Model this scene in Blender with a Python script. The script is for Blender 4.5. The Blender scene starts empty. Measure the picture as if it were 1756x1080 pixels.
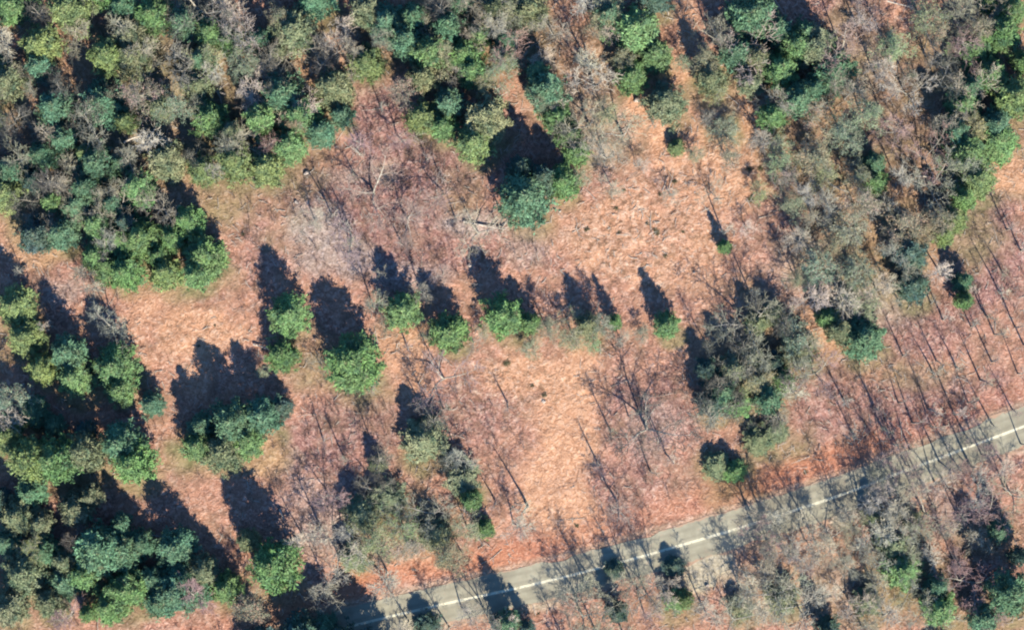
import bpy, math, random
import numpy as np
from mathutils import Vector, Matrix

# ------------------------------------------------------------------ camera, sky, sun, exposure
S = bpy.context.scene
C = S.collection
CAMH = 460.0
W_M, H_M = 175.6, 108.0
cam_d = bpy.data.cameras.new('camera'); cam = bpy.data.objects.new('camera', cam_d); C.objects.link(cam)
cam.location = (0, 0, CAMH)
cam.rotation_euler = (0, 0, 0)
cam_d.sensor_width = 36.0
cam_d.lens = 36.0 * CAMH / W_M
cam_d.clip_start = 1.0
cam_d.clip_end = 5000.0
S.camera = cam

SUN_EL = math.radians(38.0)
SHADOW_AZ = math.radians(24.0)                     # shadows fall north, this far round to the west
w = bpy.data.worlds.new('World'); S.world = w; w.use_nodes = True
nt = w.node_tree
bg = nt.nodes['Background']; bg.inputs['Strength'].default_value = 0.088
sky = nt.nodes.new('ShaderNodeTexSky'); sky.sky_type = 'NISHITA'; sky.sun_disc = False
sky.ozone_density = 7.0; sky.air_density = 1.3; sky.dust_density = 0.2; sky.sun_elevation = SUN_EL; sky.sun_rotation = math.pi - SHADOW_AZ
tintn = nt.nodes.new('ShaderNodeMix'); tintn.data_type = 'RGBA'; tintn.blend_type = 'MULTIPLY'; tintn.inputs[0].default_value = 1.0
tintn.inputs[7].default_value = (0.74, 0.98, 1.2, 1)
nt.links.new(sky.outputs[0], tintn.inputs[6]); nt.links.new(tintn.outputs[2], bg.inputs['Color'])
sd = bpy.data.lights.new('sun', 'SUN'); sun = bpy.data.objects.new('sun', sd); C.objects.link(sun)
sd.energy = 5.0; sd.angle = math.radians(0.5); sd.color = (1.0, 0.925, 0.80)
ldir = Vector((-math.sin(SHADOW_AZ) * math.cos(SUN_EL), math.cos(SHADOW_AZ) * math.cos(SUN_EL), -math.sin(SUN_EL)))
sun.rotation_euler = ldir.to_track_quat('-Z', 'Y').to_euler()
S.view_settings.view_transform = 'Standard'; S.view_settings.look = 'None'
S.view_settings.gamma = 1.0; S.view_settings.use_curve_mapping = False
S.view_settings.exposure = 0.5
S.render.engine = 'CYCLES'
S.cycles.pixel_filter_type = 'GAUSSIAN'; S.cycles.filter_width = 2.35
S.cycles.max_bounces = 4; S.cycles.diffuse_bounces = 0

RNG = np.random.default_rng(7)
random.seed(7)

def wx(px, z=0.0): return (px - 878) * 0.1 * (CAMH - z) / CAMH
def wy(py, z=0.0): return (540 - py) * 0.1 * (CAMH - z) / CAMH

# ------------------------------------------------------------------ value noise on arrays
def vnoise(x, y, scale, seed):
    r = np.random.default_rng(seed); n = 257
    g = r.random((n, n))
    u = np.asarray(x) / scale + 1000.37; v = np.asarray(y) / scale + 1000.71
    i = np.floor(u).astype(int); j = np.floor(v).astype(int)
    fu = u - i; fv = v - j; fu = fu * fu * (3 - 2 * fu); fv = fv * fv * (3 - 2 * fv)
    i0 = i % n; j0 = j % n; i1 = (i + 1) % n; j1 = (j + 1) % n
    return (g[i0, j0] * (1 - fu) + g[i1, j0] * fu) * (1 - fv) + (g[i0, j1] * (1 - fu) + g[i1, j1] * fu) * fv
def fbm(x, y, scale, seed, o=3):
    s = 0; a = 0.5; t = 0
    for k in range(o):
        s = s + a * vnoise(x, y, scale / 2 ** k, seed + k); t += a; a *= 0.5
    return s / t

# ------------------------------------------------------------------ materials
def new_mat(name, rough=0.9, spec=0.2):
    m = bpy.data.materials.new(name); m.use_nodes = True
    b = m.node_tree.nodes['Principled BSDF']
    b.inputs['Roughness'].default_value = rough
    b.inputs['Specular IOR Level'].default_value = spec
    return m, m.node_tree, b
def N(t, kind, **kw):
    n = t.nodes.new(kind)
    for k, v in kw.items(): setattr(n, k, v)
    return n
def mixc(t, fac, a, b, mode='MIX'):
    n = N(t, 'ShaderNodeMix', data_type='RGBA', blend_type=mode)
    for i, v in ((0, fac), (6, a), (7, b)):
        if isinstance(v, bpy.types.NodeSocket): t.links.new(v, n.inputs[i])
        elif i == 0: n.inputs[0].default_value = v
        else: n.inputs[i].default_value = (*v, 1)
    return n.outputs[2]
def noise(t, scale, detail=3, vec=None, rough=0.55, dist=0.0):
    n = N(t, 'ShaderNodeTexNoise'); n.inputs['Scale'].default_value = scale; n.inputs['Detail'].default_value = detail
    n.inputs['Roughness'].default_value = rough; n.inputs['Distortion'].default_value = dist
    if vec is not None: t.links.new(vec, n.inputs['Vector'])
    return n.outputs['Fac']
def ramp(t, src, stops):
    r = N(t, 'ShaderNodeValToRGB'); t.links.new(src, r.inputs[0]); e = r.color_ramp.elements
    while len(e) < len(stops): e.new(0.5)
    for k, (p, c) in enumerate(stops):
        e[k].position = p; e[k].color = (*c, 1) if not isinstance(c, (int, float)) else (c, c, c, 1)
    return r.outputs[0]

def ground_material():
    m, t, b = new_mat('leaf_litter_ground', 0.95, 0.1)
    tc = N(t, 'ShaderNodeTexCoord').outputs['Object']
    a = N(t, 'ShaderNodeAttribute', attribute_name='cover')
    sep = N(t, 'ShaderNodeSeparateColor'); t.links.new(a.outputs['Color'], sep.inputs[0])
    fine = noise(t, 1.5, 4, tc, 0.62, 1.2)
    mid = noise(t, 0.6, 3, tc, 0.6, 0.8)
    big = noise(t, 0.16, 3, tc)
    leaf = ramp(t, fine, [(0.30, (0.15, 0.08, 0.06)), (0.42, (0.38, 0.18, 0.125)), (0.54, (0.63, 0.335, 0.24)), (0.67, (0.86, 0.58, 0.45))])
    leaf = mixc(t, ramp(t, mid, [(0.42, 0.0), (0.7, 0.55)]), leaf, (0.33, 0.185, 0.14))
    leaf = mixc(t, ramp(t, big, [(0.35, 0.0), (0.7, 0.5)]), leaf, (0.62, 0.33, 0.19))
    mauve = ramp(t, fine, [(0.32, (0.15, 0.08, 0.07)), (0.46, (0.36, 0.19, 0.165)), (0.58, (0.52, 0.30, 0.26)), (0.70, (0.72, 0.49, 0.42))])
    c = mixc(t, sep.outputs[0], leaf, mauve)
    duff = noise(t, 0.34, 5, tc, 0.7, 0.5)
    c = mixc(t, ramp(t, duff, [(0.5, 0.0), (0.62, 0.7)]), c, (0.27, 0.16, 0.11))
    c = mixc(t, ramp(t, noise(t, 0.75, 4, tc, 0.7, 0.3), [(0.56, 0.0), (0.66, 0.55)]), c, (0.70, 0.50, 0.39))
    grass_glow = ramp(t, mid, [(0.35, (0.13, 0.15, 0.06)), (0.5, (0.27, 0.26, 0.12)), (0.7, (0.45, 0.36, 0.19))])
    c = mixc(t, ramp(t, noise(t, 0.13, 4, tc, 0.65), [(0.50, 0.0), (0.62, 0.38)]), c, (0.30, 0.20, 0.125))
    ashy = ramp(t, fine, [(0.35, (0.28, 0.21, 0.17)), (0.5, (0.50, 0.40, 0.33)), (0.68, (0.76, 0.65, 0.56))])
    c = mixc(t, a.outputs['Alpha'], c, ashy)
    c = mixc(t, sep.outputs[1], c, grass_glow)
    pale = ramp(t, fine, [(0.32, (0.42, 0.205, 0.115)), (0.5, (0.68, 0.37, 0.215)), (0.7, (0.85, 0.56, 0.38))])
    c = mixc(t, sep.outputs[2], c, pale)
    b2 = N(t, 'ShaderNodeAttribute', attribute_name='verge')
    s2 = N(t, 'ShaderNodeSeparateColor'); t.links.new(b2.outputs['Color'], s2.inputs[0])
    pit = ramp(t, noise(t, 0.85, 5, tc, 0.68, 0.2), [(0.52, 0.0), (0.62, 0.7)])
    pm = N(t, 'ShaderNodeMath', operation='MULTIPLY'); t.links.new(pit, pm.inputs[0]); t.links.new(s2.outputs[2], pm.inputs[1])
    c = mixc(t, pm.outputs[0], c, (0.19, 0.115, 0.065))
    cr_ = ramp(t, noise(t, 0.85, 5, tc, 0.68, 0.2), [(0.34, 0.7), (0.44, 0.0)])
    pm2 = N(t, 'ShaderNodeMath', operation='MULTIPLY'); t.links.new(cr_, pm2.inputs[0]); t.links.new(s2.outputs[2], pm2.inputs[1])
    c = mixc(t, pm2.outputs[0], c, (0.86, 0.66, 0.48))
    red = ramp(t, fine, [(0.35, (0.46, 0.16, 0.085)), (0.5, (0.60, 0.235, 0.13)), (0.7, (0.70, 0.33, 0.20))])
    c = mixc(t, s2.outputs[0], c, red)
    sand = ramp(t, fine, [(0.35, (0.46, 0.38, 0.25)), (0.5, (0.58, 0.50, 0.34)), (0.7, (0.70, 0.62, 0.45))])
    c = mixc(t, s2.outputs[1], c, sand)
    # scattered pale dead leaves and stones
    v = N(t, 'ShaderNodeTexVoronoi'); v.inputs['Scale'].default_value = 1.1; t.links.new(tc, v.inputs['Vector'])
    spots = ramp(t, v.outputs['Distance'], [(0.10, 0.45), (0.24, 0.0)])
    c = mixc(t, spots, c, (0.66, 0.48, 0.36))
    t.links.new(c, b.inputs['Base Color'])
    bp = N(t, 'ShaderNodeBump'); bp.inputs['Strength'].default_value = 0.9; bp.inputs['Distance'].default_value = 0.35
    h = N(t, 'ShaderNodeMath', operation='ADD'); t.links.new(fine, h.inputs[0]); t.links.new(mid, h.inputs[1])
    t.links.new(h.outputs[0], bp.inputs['Height']); t.links.new(bp.outputs[0], b.inputs['Normal'])
    return m

def needle_material():
    m, t, b = new_mat('foliage', 0.65, 0.25)
    oi = N(t, 'ShaderNodeObjectInfo')
    tc = N(t, 'ShaderNodeTexCoord').outputs['Object']
    n = noise(t, 0.9, 2, tc)
    n5 = noise(t, 0.28, 2, tc)
    at = N(t, 'ShaderNodeAttribute', attribute_name='leaf_tone')
    k = N(t, 'ShaderNodeMath', operation='MULTIPLY_ADD'); t.links.new(at.outputs['Fac'], k.inputs[0]); k.inputs[1].default_value = 0.8; 
    t.links.new(n, k.inputs[2])
    val = ramp(t, k.outputs[0], [(0.35, (0.45, 0.5, 0.55)), (0.7, (0.95, 0.95, 0.95)), (1.0, (2.1, 1.9, 1.9))])
    c = mixc(t, 1.0, oi.outputs['Color'], val, 'MULTIPLY')
    c = mixc(t, ramp(t, n5, [(0.4, 0.0), (0.62, 0.5)]), c, (0.20, 0.26, 0.12))
    off = N(t, 'ShaderNodeMapping'); off.inputs['Location'].default_value = (7, 3, 5); t.links.new(tc, off.inputs['Vector'])
    n6 = noise(t, 0.45, 3, off.outputs[0]); n7 = noise(t, 1.1, 3, off.outputs[0], 0.7)
    c = mixc(t, ramp(t, n6, [(0.48, 0.0), (0.64, 0.6)]), c, (0.095, 0.20, 0.125))
    c = mixc(t, ramp(t, n7, [(0.58, 0.0), (0.68, 0.6)]), c, (0.30, 0.26, 0.14))
    t.links.new(c, b.inputs['Base Color'])
    tr = N(t, 'ShaderNodeBsdfTranslucent'); t.links.new(c, tr.inputs['Color'])
    mx = N(t, 'ShaderNodeMixShader'); mx.inputs[0].default_value = 0.08
    out = [x for x in t.nodes if x.type == 'OUTPUT_MATERIAL'][0]
    t.links.new(b.outputs[0], mx.inputs[1]); t.links.new(tr.outputs[0], mx.inputs[2]); t.links.new(mx.outputs[0], out.inputs['Surface'])
    return m

def bark_material(name, lo, hi, use_obj=False):
    m, t, b = new_mat(name, 0.9, 0.15)
    tc = N(t, 'ShaderNodeTexCoord').outputs['Object']
    mp = N(t, 'ShaderNodeMapping'); mp.inputs['Scale'].default_value = (3, 3, 0.7); t.links.new(tc, mp.inputs['Vector'])
    n = noise(t, 2.0, 3, mp.outputs[0])
    c = ramp(t, n, [(0.3, lo), (0.7, hi)])
    if use_obj:
        oi = N(t, 'ShaderNodeObjectInfo'); c = mixc(t, 1.0, c, oi.outputs['Color'], 'MULTIPLY')
    t.links.new(c, b.inputs['Base Color'])
    bp = N(t, 'ShaderNodeBump'); bp.inputs['Strength'].default_value = 0.5; t.links.new(n, bp.inputs['Height']); t.links.new(bp.outputs[0], b.inputs['Normal'])
    return m

M_GROUND = ground_material()
M_NEEDLE = needle_material()
M_BARK = bark_material('conifer_bark', (0.07, 0.055, 0.045), (0.16, 0.13, 0.11))
M_GREY = bark_material('grey_bark', (0.36, 0.32, 0.25), (0.72, 0.66, 0.53))
M_TWIG = bark_material('twig_bark', (0.75, 0.75, 0.75), (1.3, 1.3, 1.3), True)
M_DEAD = bark_material('bleached_wood', (0.45, 0.38, 0.30), (0.80, 0.72, 0.60))
M_LIT = bark_material('brush_twigs', (0.16, 0.10, 0.08), (0.50, 0.36, 0.30))

# ------------------------------------------------------------------ mesh helpers
def mesh_from(name, V, F, mat, smooth=False, attr=None):
    """V (n,3), F (m,k) equal-sized faces."""
    me = bpy.data.meshes.new(name)
    V = np.asarray(V, dtype=np.float32); F = np.asarray(F, dtype=np.int32)
    me.vertices.add(len(V)); me.vertices.foreach_set('co', V.ravel())
    k = F.shape[1]
    me.loops.add(F.size); me.loops.foreach_set('vertex_index', F.ravel())
    me.polygons.add(len(F)); me.polygons.foreach_set('loop_start', np.arange(0, F.size, k, dtype=np.int32))
    me.polygons.foreach_set('loop_total', np.full(len(F), k, dtype=np.int32))
    me.polygons.foreach_set('use_smooth', np.full(len(F), smooth, dtype=bool))
    me.update(calc_edges=True)
    if attr:
        for an, vals in attr.items():
            if np.ndim(vals) == 1:
                a = me.attributes.new(an, 'FLOAT', 'POINT'); a.data.foreach_set('value', np.asarray(vals, dtype=np.float32))
            else:
                a = me.attributes.new(an, 'FLOAT_COLOR', 'POINT'); a.data.foreach_set('color', np.asarray(vals, dtype=np.float32).ravel())
    me.materials.append(mat)
    me.validate()
    return me
def link(name, me, parent=None):
    o = bpy.data.objects.new(name, me); C.objects.link(o)
    if parent: o.parent = parent
    return o
def tag(o, label=None, cat=None, group=None, kind=None):
    if label: o['label'] = label
    if cat: o['category'] = cat
    if group: o['group'] = group
    if kind: o['kind'] = kind
    return o

def tubes(segs, sides=3):
    """segs: (p0,p1,r0,r1) -> V,F of open tapering prisms."""
    P0 = np.array([s[0] for s in segs], dtype=float); P1 = np.array([s[1] for s in segs], dtype=float)
    R0 = np.array([s[2] for s in segs]); R1 = np.array([s[3] for s in segs])
    d = P1 - P0; L = np.linalg.norm(d, axis=1, keepdims=True); d = d / np.maximum(L, 1e-6)
    ref = np.where(np.abs(d[:, 2:3]) > 0.9, np.array([[1., 0, 0]]), np.array([[0, 0, 1.]]))
    u = np.cross(d, ref); u /= np.linalg.norm(u, axis=1, keepdims=True); v = np.cross(d, u)
    n = len(segs); V = np.zeros((n, 2 * sides, 3)); F = np.zeros((n, sides, 4), dtype=int); base = np.arange(n) * 2 * sides
    for k in range(sides):
        a = 2 * math.pi * k / sides; o = u * math.cos(a) + v * math.sin(a)
        V[:, k] = P0 + o * R0[:, None]; V[:, sides + k] = P1 + o * R1[:, None]
        k2 = (k + 1) % sides
        F[:, k] = np.stack([base + k, base + k2, base + sides + k2, base + sides + k], axis=1)
    return V.reshape(-1, 3), F.reshape(-1, 4)

def leaf_quads(centres, r, size, rng, flat=0.6, per=14, tone=None, squash=0.55):
    """Clumps of small pointed needle sprays round each centre."""
    cs = np.repeat(centres, per, axis=0); n = len(cs)
    rr = np.repeat(r, per)[:, None]
    off = rng.normal(size=(n, 3)); off /= np.linalg.norm(off, axis=1, keepdims=True)
    off *= rng.random((n, 1)) ** 0.45; off[:, 2] *= squash
    p = cs + off * rr
    ax = off + rng.normal(size=(n, 3)) * 0.6; ax /= np.linalg.norm(ax, axis=1, keepdims=True)
    nm = rng.normal(size=(n, 3)); nm[:, 2] += flat * 2.2; nm -= ax * np.sum(nm * ax, axis=1, keepdims=True); nm /= np.linalg.norm(nm, axis=1, keepdims=True)
    sd_ = np.cross(ax, nm)
    s = size * (0.6 + 0.8 * rng.random((n, 1)))
    V = np.stack([p - ax * s, p + sd_ * s * 0.30, p + ax * s, p - sd_ * s * 0.30], axis=1).reshape(-1, 3)
    F = np.arange(n * 4).reshape(-1, 4)
    t = np.repeat(tone, per) * 0.7 + rng.random(n) * 0.3
    return V, F, np.repeat(t, 4)

def conifer(H, R, seed, ragged=0.35, spread=0.85, per=20, dens=1.25, size=0.25):
    """Irregular pine: tapering trunk, whorls of boughs, needle plumes at the bough ends. Returns trunk mesh, crown mesh."""
    rng = np.random.default_rng(seed)
    segs = []; ph = rng.random() * 6.28; prev = np.array([0., 0, -0.2]); nseg = 10
    pts = [np.array([0.12 * R * 0.3 * math.sin(k * 0.7 + ph) * k / nseg, 0.1 * R * 0.3 * math.cos(k * 0.9 + ph) * k / nseg, H * k / nseg]) for k in range(nseg + 1)]
    tr0 = 0.018 * H + 0.03
    for k in range(nseg):
        segs.append((pts[k], pts[k + 1], tr0 * (1 - k / nseg) + 0.03, tr0 * (1 - (k + 1) / nseg) + 0.03))
    trunk = list(segs)
    boughs = []; cc = []; cr = []; ct = []
    z = 0.18 * H
    while z < 0.97 * H:
        f = (z / H - 0.18) / 0.82
        prof = (1 - f) ** spread * (0.75 + 0.25 * min(1, f * 5))
        nb = int(round((7 - 3 * f) * dens)); a0 = rng.random() * 6.28
        lump = 0.85 + 0.3 * rng.random()
        for k in range(max(3, nb)):
            a = a0 + 6.283 * k / nb + rng.normal() * 0.25
            L = R * prof * lump * (1 - ragged * rng.random() + ragged * 0.35)
            if rng.random() < 0.08: L *= 0.4
            L = max(L, 0.35)
            c = pts[min(nseg, int(z / H * nseg))]
            b0 = np.array([c[0], c[1], z]); up = 0.12 + 0.5 * f + rng.normal() * 0.08
            dirv = np.array([math.cos(a), math.sin(a), up])
            tip = b0 + dirv * L; tip[2] -= 0.12 * L
            mid = b0 + dirv * L * 0.55
            r = 0.035 + 0.012 * L
            boughs.append((b0, mid, r, r * 0.7)); boughs.append((mid, tip, r * 0.7, 0.012))
            tn = rng.random(); nn = max(2, int(L * 2.3))
            for q in range(nn):
                s = 0.32 + 0.7 * (q + rng.random()) / nn
                base = b0 + (tip - b0) * s if s > 0.55 else b0 + dirv * L * s
                side = np.array([-math.sin(a), math.cos(a), 0]) * rng.normal() * 0.26 * L * (1.15 - s * 0.6)
                p = base + side; p[2] += 0.12 + rng.normal() * 0.1
                cc.append(p); cr.append(0.30 + 0.42 * rng.random()); ct.append(np.clip(tn * 0.6 + 0.4 * rng.random(), 0, 1))
        z += H * 0.055 * (0.8 + 0.5 * rng.random())
    cc.append(pts[-1]); cr.append(0.35); ct.append(0.8)
    V, F = tubes(trunk, 7); V2, F2 = tubes(boughs, 3)
    tm = mesh_from('pine_trunk', np.vstack([V, V2]), np.vstack([F, F2 + len(V)]), M_BARK)
    V, F, T = leaf_quads(np.array(cc), np.array(cr), size, rng, per=per, tone=np.array(ct))
    cm = mesh_from('pine_crown', V, F, M_NEEDLE, attr={'leaf_tone': T})
    return tm, cm

def bare_tree(H, R, seed, n1=11, n2=6, n3=5, n4=0, slender=False, forked=False, tr=None, tw=0.034):
    rng = np.random.default_rng(seed)
    big = []; small = []
    def norm(v): return v / np.linalg.norm(v)
    def branch(p, d, L, r, lvl, lead=False):
        ns = 6 if lvl == 0 else (4 if lvl == 1 else 2)
        pts = [p]; rads = [r]; dd = d
        for k in range(ns):
            w_ = (0.05 if not slender else 0.02, 0.14, 0.2, 0.25, 0.3)[min(lvl, 4)]
            dd = norm(dd + rng.normal(size=3) * w_ + np.array([0, 0, 0.06 if lvl else 0.0]))
            pts.append(pts[-1] + dd * L / ns); rads.append(max(r * (1 - (k + 1) / ns * 0.85), tw * 0.6))
        for k in range(ns):
            (big if lvl <= 1 else small).append((pts[k], pts[k + 1], rads[k], rads[k + 1]))
        nch = (n1, n2, n3, n4, 0)[lvl]
        if nch == 0: return
        s0 = (0.34 if not slender else 0.5, 0.25, 0.2, 0.15)[lvl]
        a0 = rng.random() * 6.28
        for k in range(nch):
            s = s0 + (1 - s0) * (k + rng.random() * 0.8) / nch
            i = min(ns - 1, int(s * ns)); f = s * ns - i
            q = pts[i] * (1 - f) + pts[i + 1] * f; ax = norm(pts[i + 1] - pts[i])
            a = a0 + k * 2.4 + rng.normal() * 0.3
            ref = np.array([0, 0, 1.]) if abs(ax[2]) < 0.9 else np.array([1., 0, 0])
            u = norm(np.cross(ax, ref)); v = np.cross(ax, u)
            ang = (math.radians(58 - 26 * s), 0.75, 0.8, 0.85)[lvl] + rng.normal() * 0.12
            nd = norm(ax * math.cos(ang) + (u * math.cos(a) + v * math.sin(a)) * math.sin(ang))
            if lvl == 0: CL = R * (1.28 - 0.62 * (s - s0) / (1 - s0)) * (0.75 + 0.4 * rng.random())
            else: CL = L * (0.62 - 0.28 * s) * (0.75 + 0.5 * rng.random())
            branch(q, nd, CL, max(rads[i] * ((0.3 if slender else 0.5) if lvl == 0 else 0.55), tw), lvl + 1)
    tr = tr or (0.012 * H + 0.03)
    if forked:
        q = np.array([0, 0, H * 0.22]); big.append((np.array([0, 0, -.2]), q, tr * 1.15, tr))
        for k in range(forked):
            a = k * 6.28 / forked + rng.random()
            branch(q, norm(np.array([0.33 * math.cos(a), 0.33 * math.sin(a), 1])), H * (0.7 + 0.1 * rng.random()), tr * 0.75, 0)
    else:
        branch(np.array([0, 0, -0.2]), norm(np.array([rng.normal() * 0.03, rng.normal() * 0.03, 1])), H, tr, 0)
    V, F = tubes(big, 5)
    tm = mesh_from('bare_trunk', V, F, M_GREY)
    V, F = tubes(small, 3)
    cm = mesh_from('bare_crown', V, F, M_TWIG)
    return tm, cm, small

def budding_tree(H, R, seed):
    tm, cm, small = bare_tree(H, R, seed, 12, 7, 5)
    rng = np.random.default_rng(seed + 5)
    ends = np.array([s[1] for s in small]); keep = rng.random(len(ends)) < 0.8; ends = ends[keep]
    V, F, T = leaf_quads(ends, np.full(len(ends), 0.42), 0.14, rng, per=3, tone=rng.random(len(ends)), squash=0.9)
    fm = mesh_from('bud_foliage', V, F, M_NEEDLE, attr={'leaf_tone': T})
    return tm, cm, fm

# evergreens: x, y of the sunlit green patch in picture units, radius, height (m, 0 = from the radius), tint, own label
E = [
 (127,31,36,0,'yel'),(75,88,36,0,'yel'),(192,106,32,0,'yel'),(215,18,26,0,'teal'),(266,35,34,0,'grn'),(318,48,30,0,'teal'),(362,66,28,0,'grn'),(25,18,32,0,'grn'),(18,150,34,0,'olv'),
 (68,124,26,0,'teal'),(508,66,38,12,'olv'),(547,10,34,0,'teal'),(487,172,34,14,'teal'),(520,208,36,0,'grn'),(578,160,34,0,'olv'),(590,205,22,0,'teal'),(362,212,32,0,'grn'),(350,114,26,0,'teal'),
 (450,215,30,0,'grn'),(98,198,34,0,'teal'),(112,246,26,0,'teal'),(168,288,32,0,'teal'),(288,288,34,0,'olv'),(408,288,36,0,'yel'),(460,300,32,0,'yel'),(497,260,30,0,'grn'),(350,300,26,0,'yel'),
 (238,335,34,0,'grn'),(198,360,26,0,'teal'),(14,345,34,0,'yel'),(150,336,28,0,'teal'),(60,318,20,0,'drk'),(170,395,30,0,'grn'),(112,408,32,0,'teal'),(68,415,30,0,'drk'),(246,420,36,0,'grn'),
 (219,474,34,0,'grn'),(288,480,30,0,'yel'),(342,478,26,15,'grn'),(300,415,24,0,'grn'),(20,300,24,0,'teal'),(30,535,36,0,'yel'),(48,592,32,0,'yel'),(118,612,30,14,'teal'),(130,655,34,0,'grn'),
 (204,640,38,13,'grn'),(75,640,26,0,'yel'),(210,676,24,0,'grn'),(60,712,26,8,'teal'),(212,770,34,19,'teal'),(262,700,20,8,'teal'),(95,735,20,6,'teal'),(150,745,18,6,'drk'),
 (60,800,38,18,'yel'),(108,800,38,20,'grn'),(150,785,32,20,'olv'),(235,806,38,19,'grn'),(18,760,32,0,'yel'),(350,740,26,11,'teal'),(400,735,38,15,'teal'),(452,725,36,14,'teal'),
 (345,775,30,12,'grn'),(385,782,34,14,'olv'),(425,768,30,12,'grn'),(485,705,20,8,'drk'),(497,550,34,13,'grn'),(488,616,26,9,'grn'),(614,636,48,15,'grn'),(693,545,34,12,'grn'),(775,578,32,12,'grn'),(868,552,36,13,'grn'),
 (912,560,18,9,'grn'),(1055,556,14,9,'grn'),(1147,565,24,11,'grn'),(1012,565,22,10,'olv'),
 (181,955,46,17,'teal'),(146,994,28,0,'grn'),(228,1022,36,0,'grn'),(308,950,34,13,'teal'),(350,985,26,12,'olv'),(478,984,44,19,'grn'),(391,1018,30,0,'grn'),(50,992,36,0,'olv'),(20,1050,34,0,'olv'),
 (428,932,20,12,'olv'),(115,970,24,10,'olv'),(265,1000,24,0,'teal'),(15,940,24,9,'teal'),(90,1040,28,0,'olv'),
 (697,78,30,14,'teal'),(738,100,34,16,'grn'),(800,105,34,0,'grn'),(815,132,26,0,'grn'),(632,118,30,0,'yel'),(628,28,30,0,'olv'),(770,60,30,15,'teal'),(715,40,26,14,'teal'),(730,140,26,0,'olv'),
 (772,184,26,0,'teal'),(727,210,28,0,'yel'),(762,226,24,0,'grn'),(838,215,40,15,'olv'),(818,254,32,0,'yel'),(943,166,34,16,'teal'),(958,208,28,0,'grn'),(905,356,44,19,'teal'),(932,318,26,14,'drk'),(896,300,24,12,'drk'),(967,322,30,11,'grn'),
 (992,268,22,0,'grn'),(1090,66,42,14,'grn'),(1127,103,28,0,'grn'),(1088,142,28,0,'grn'),(1048,32,28,0,'teal'),(1125,5,30,0,'drk'),(912,28,30,0,'olv'),(850,20,24,0,'olv'),(1145,190,36,0,'olv'),
 (1162,257,14,4,'yel'),(980,240,24,0,'grn'),(870,110,18,0,'olv'),(925,130,22,12,'teal'),
 (1293,38,40,17,'teal'),(1368,88,26,12,'grn'),(1345,128,34,0,'grn'),(1375,178,30,0,'teal'),(1327,207,26,0,'grn'),(1290,150,24,0,'olv'),(1400,160,24,0,'teal'),(1225,146,28,0,'olv'),(1722,66,34,0,'grn'),
 (1745,178,38,0,'yel'),(1662,274,36,0,'grn'),(1680,318,34,0,'yel'),(1711,222,30,0,'teal'),(1502,320,22,0,'grn'),(1704,138,28,0,'grn'),(1742,28,26,0,'grn'),(1640,235,26,0,'teal'),(1655,345,24,0,'grn'),
 (1500,285,20,0,'teal'),(1636,388,26,0,'yel'),(1620,410,20,0,'yel'),(1245,428,13,7,'grn'),(1375,610,30,9,'olv'),(1290,625,26,8,'olv'),(1215,640,22,8,'drk'),(1345,660,24,8,'grn'),(1330,545,20,7,'olv'),(1280,670,20,7,'olv'),(1245,684,32,9,'teal'),(1320,690,26,0,'teal'),(1262,640,26,0,'olv'),(1422,550,18,0,'grn'),
 (1488,594,38,0,'teal'),(1567,502,30,11,'drk'),(1562,445,34,11,'drk'),(1652,488,16,9,'teal'),(1656,520,16,10,'grn'),(1440,575,22,0,'olv'),(1300,560,22,8,'olv'),
 (625,892,34,8,'olv'),(668,862,30,6,'olv'),(734,765,40,10,'olv'),(797,830,30,7,'olv'),(833,910,16,6,'grn'),(751,925,28,6,'olv'),(611,962,26,6,'olv'),(810,862,18,0,'grn'),(650,800,16,6,'olv'),(735,728,14,5,'olv'),
 (1262,816,21,6,'grn'),(1232,806,24,4,'olv'),(1305,762,26,4,'olv'),(1335,745,20,4,'olv'),
 (1162,1035,22,6,'grn'),(1060,1055,20,8,'drk'),(1176,1032,16,0,'yel'),(875,1072,20,12,'teal'),(1540,940,34,0,'olv'),(1550,990,36,0,'grn'),(1618,1052,32,12,'grn'),(1345,1035,28,6,'olv'),(1490,1040,26,6,'olv'),(1565,905,24,5,'olv'),(1275,1050,22,5,'olv'),(1225,700,26,8,'drk'),(1270,700,26,8,'grn'),(1330,630,22,7,'drk'),(1738,1030,38,18,'teal'),
 (1718,915,20,8,'teal'),(1500,890,20,5,'olv'),(1610,1010,20,14,'teal'),(1423,1085,24,10,'drk'),(1158,978,20,4.5,'drk'),(1055,980,16,4,'drk'),(1690,1065,26,0,'teal'),(1750,960,18,15,'drk'),
 (590,1120,40,15,'drk'),(520,1110,40,14,'drk'),(640,1135,40,16,'drk'),(450,1120,36,14,'drk'),(735,1080,24,5.5,'drk'),(862,1074,18,4.5,'drk'),(905,1080,15,8,'drk'),(560,1085,26,8,'teal'),
 (0,860,20,8,'drk'),
]

# ------------------------------------------------------------------ the ground: one sheet, fine inside, reaching the horizon
ROAD = [(-400, 1375), (-100, 1285), (300, 1162), (604, 1072), (755, 1036), (878, 1010), (1003, 980), (1128, 946), (1278, 902), (1453, 845), (1538, 812), (1718, 745), (1900, 677), (2200, 570), (2700, 400)]
RX = np.array([wx(p[0]) for p in ROAD]); RY = np.array([wy(p[1]) for p in ROAD])
def road_dist(x, y):
    """signed offset from the road's centre line, north positive (good enough for its gentle curve)."""
    yc = np.interp(x, RX, RY); sl = np.interp(x + 1, RX, RY) - np.interp(x - 1, RX, RY)
    return (y - yc) / np.sqrt(1 + (sl / 2) ** 2)
def ground_h(x, y):
    d = np.abs(road_dist(x, y)); k = np.clip((d - 4.5) / 6.0, 0, 1)
    return k * (0.7 * (fbm(x, y, 22, 3) - 0.5) + 0.55 * (fbm(x, y, 2.6, 9, 2) - 0.5)) - 0.02 * (1 - k)

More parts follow.
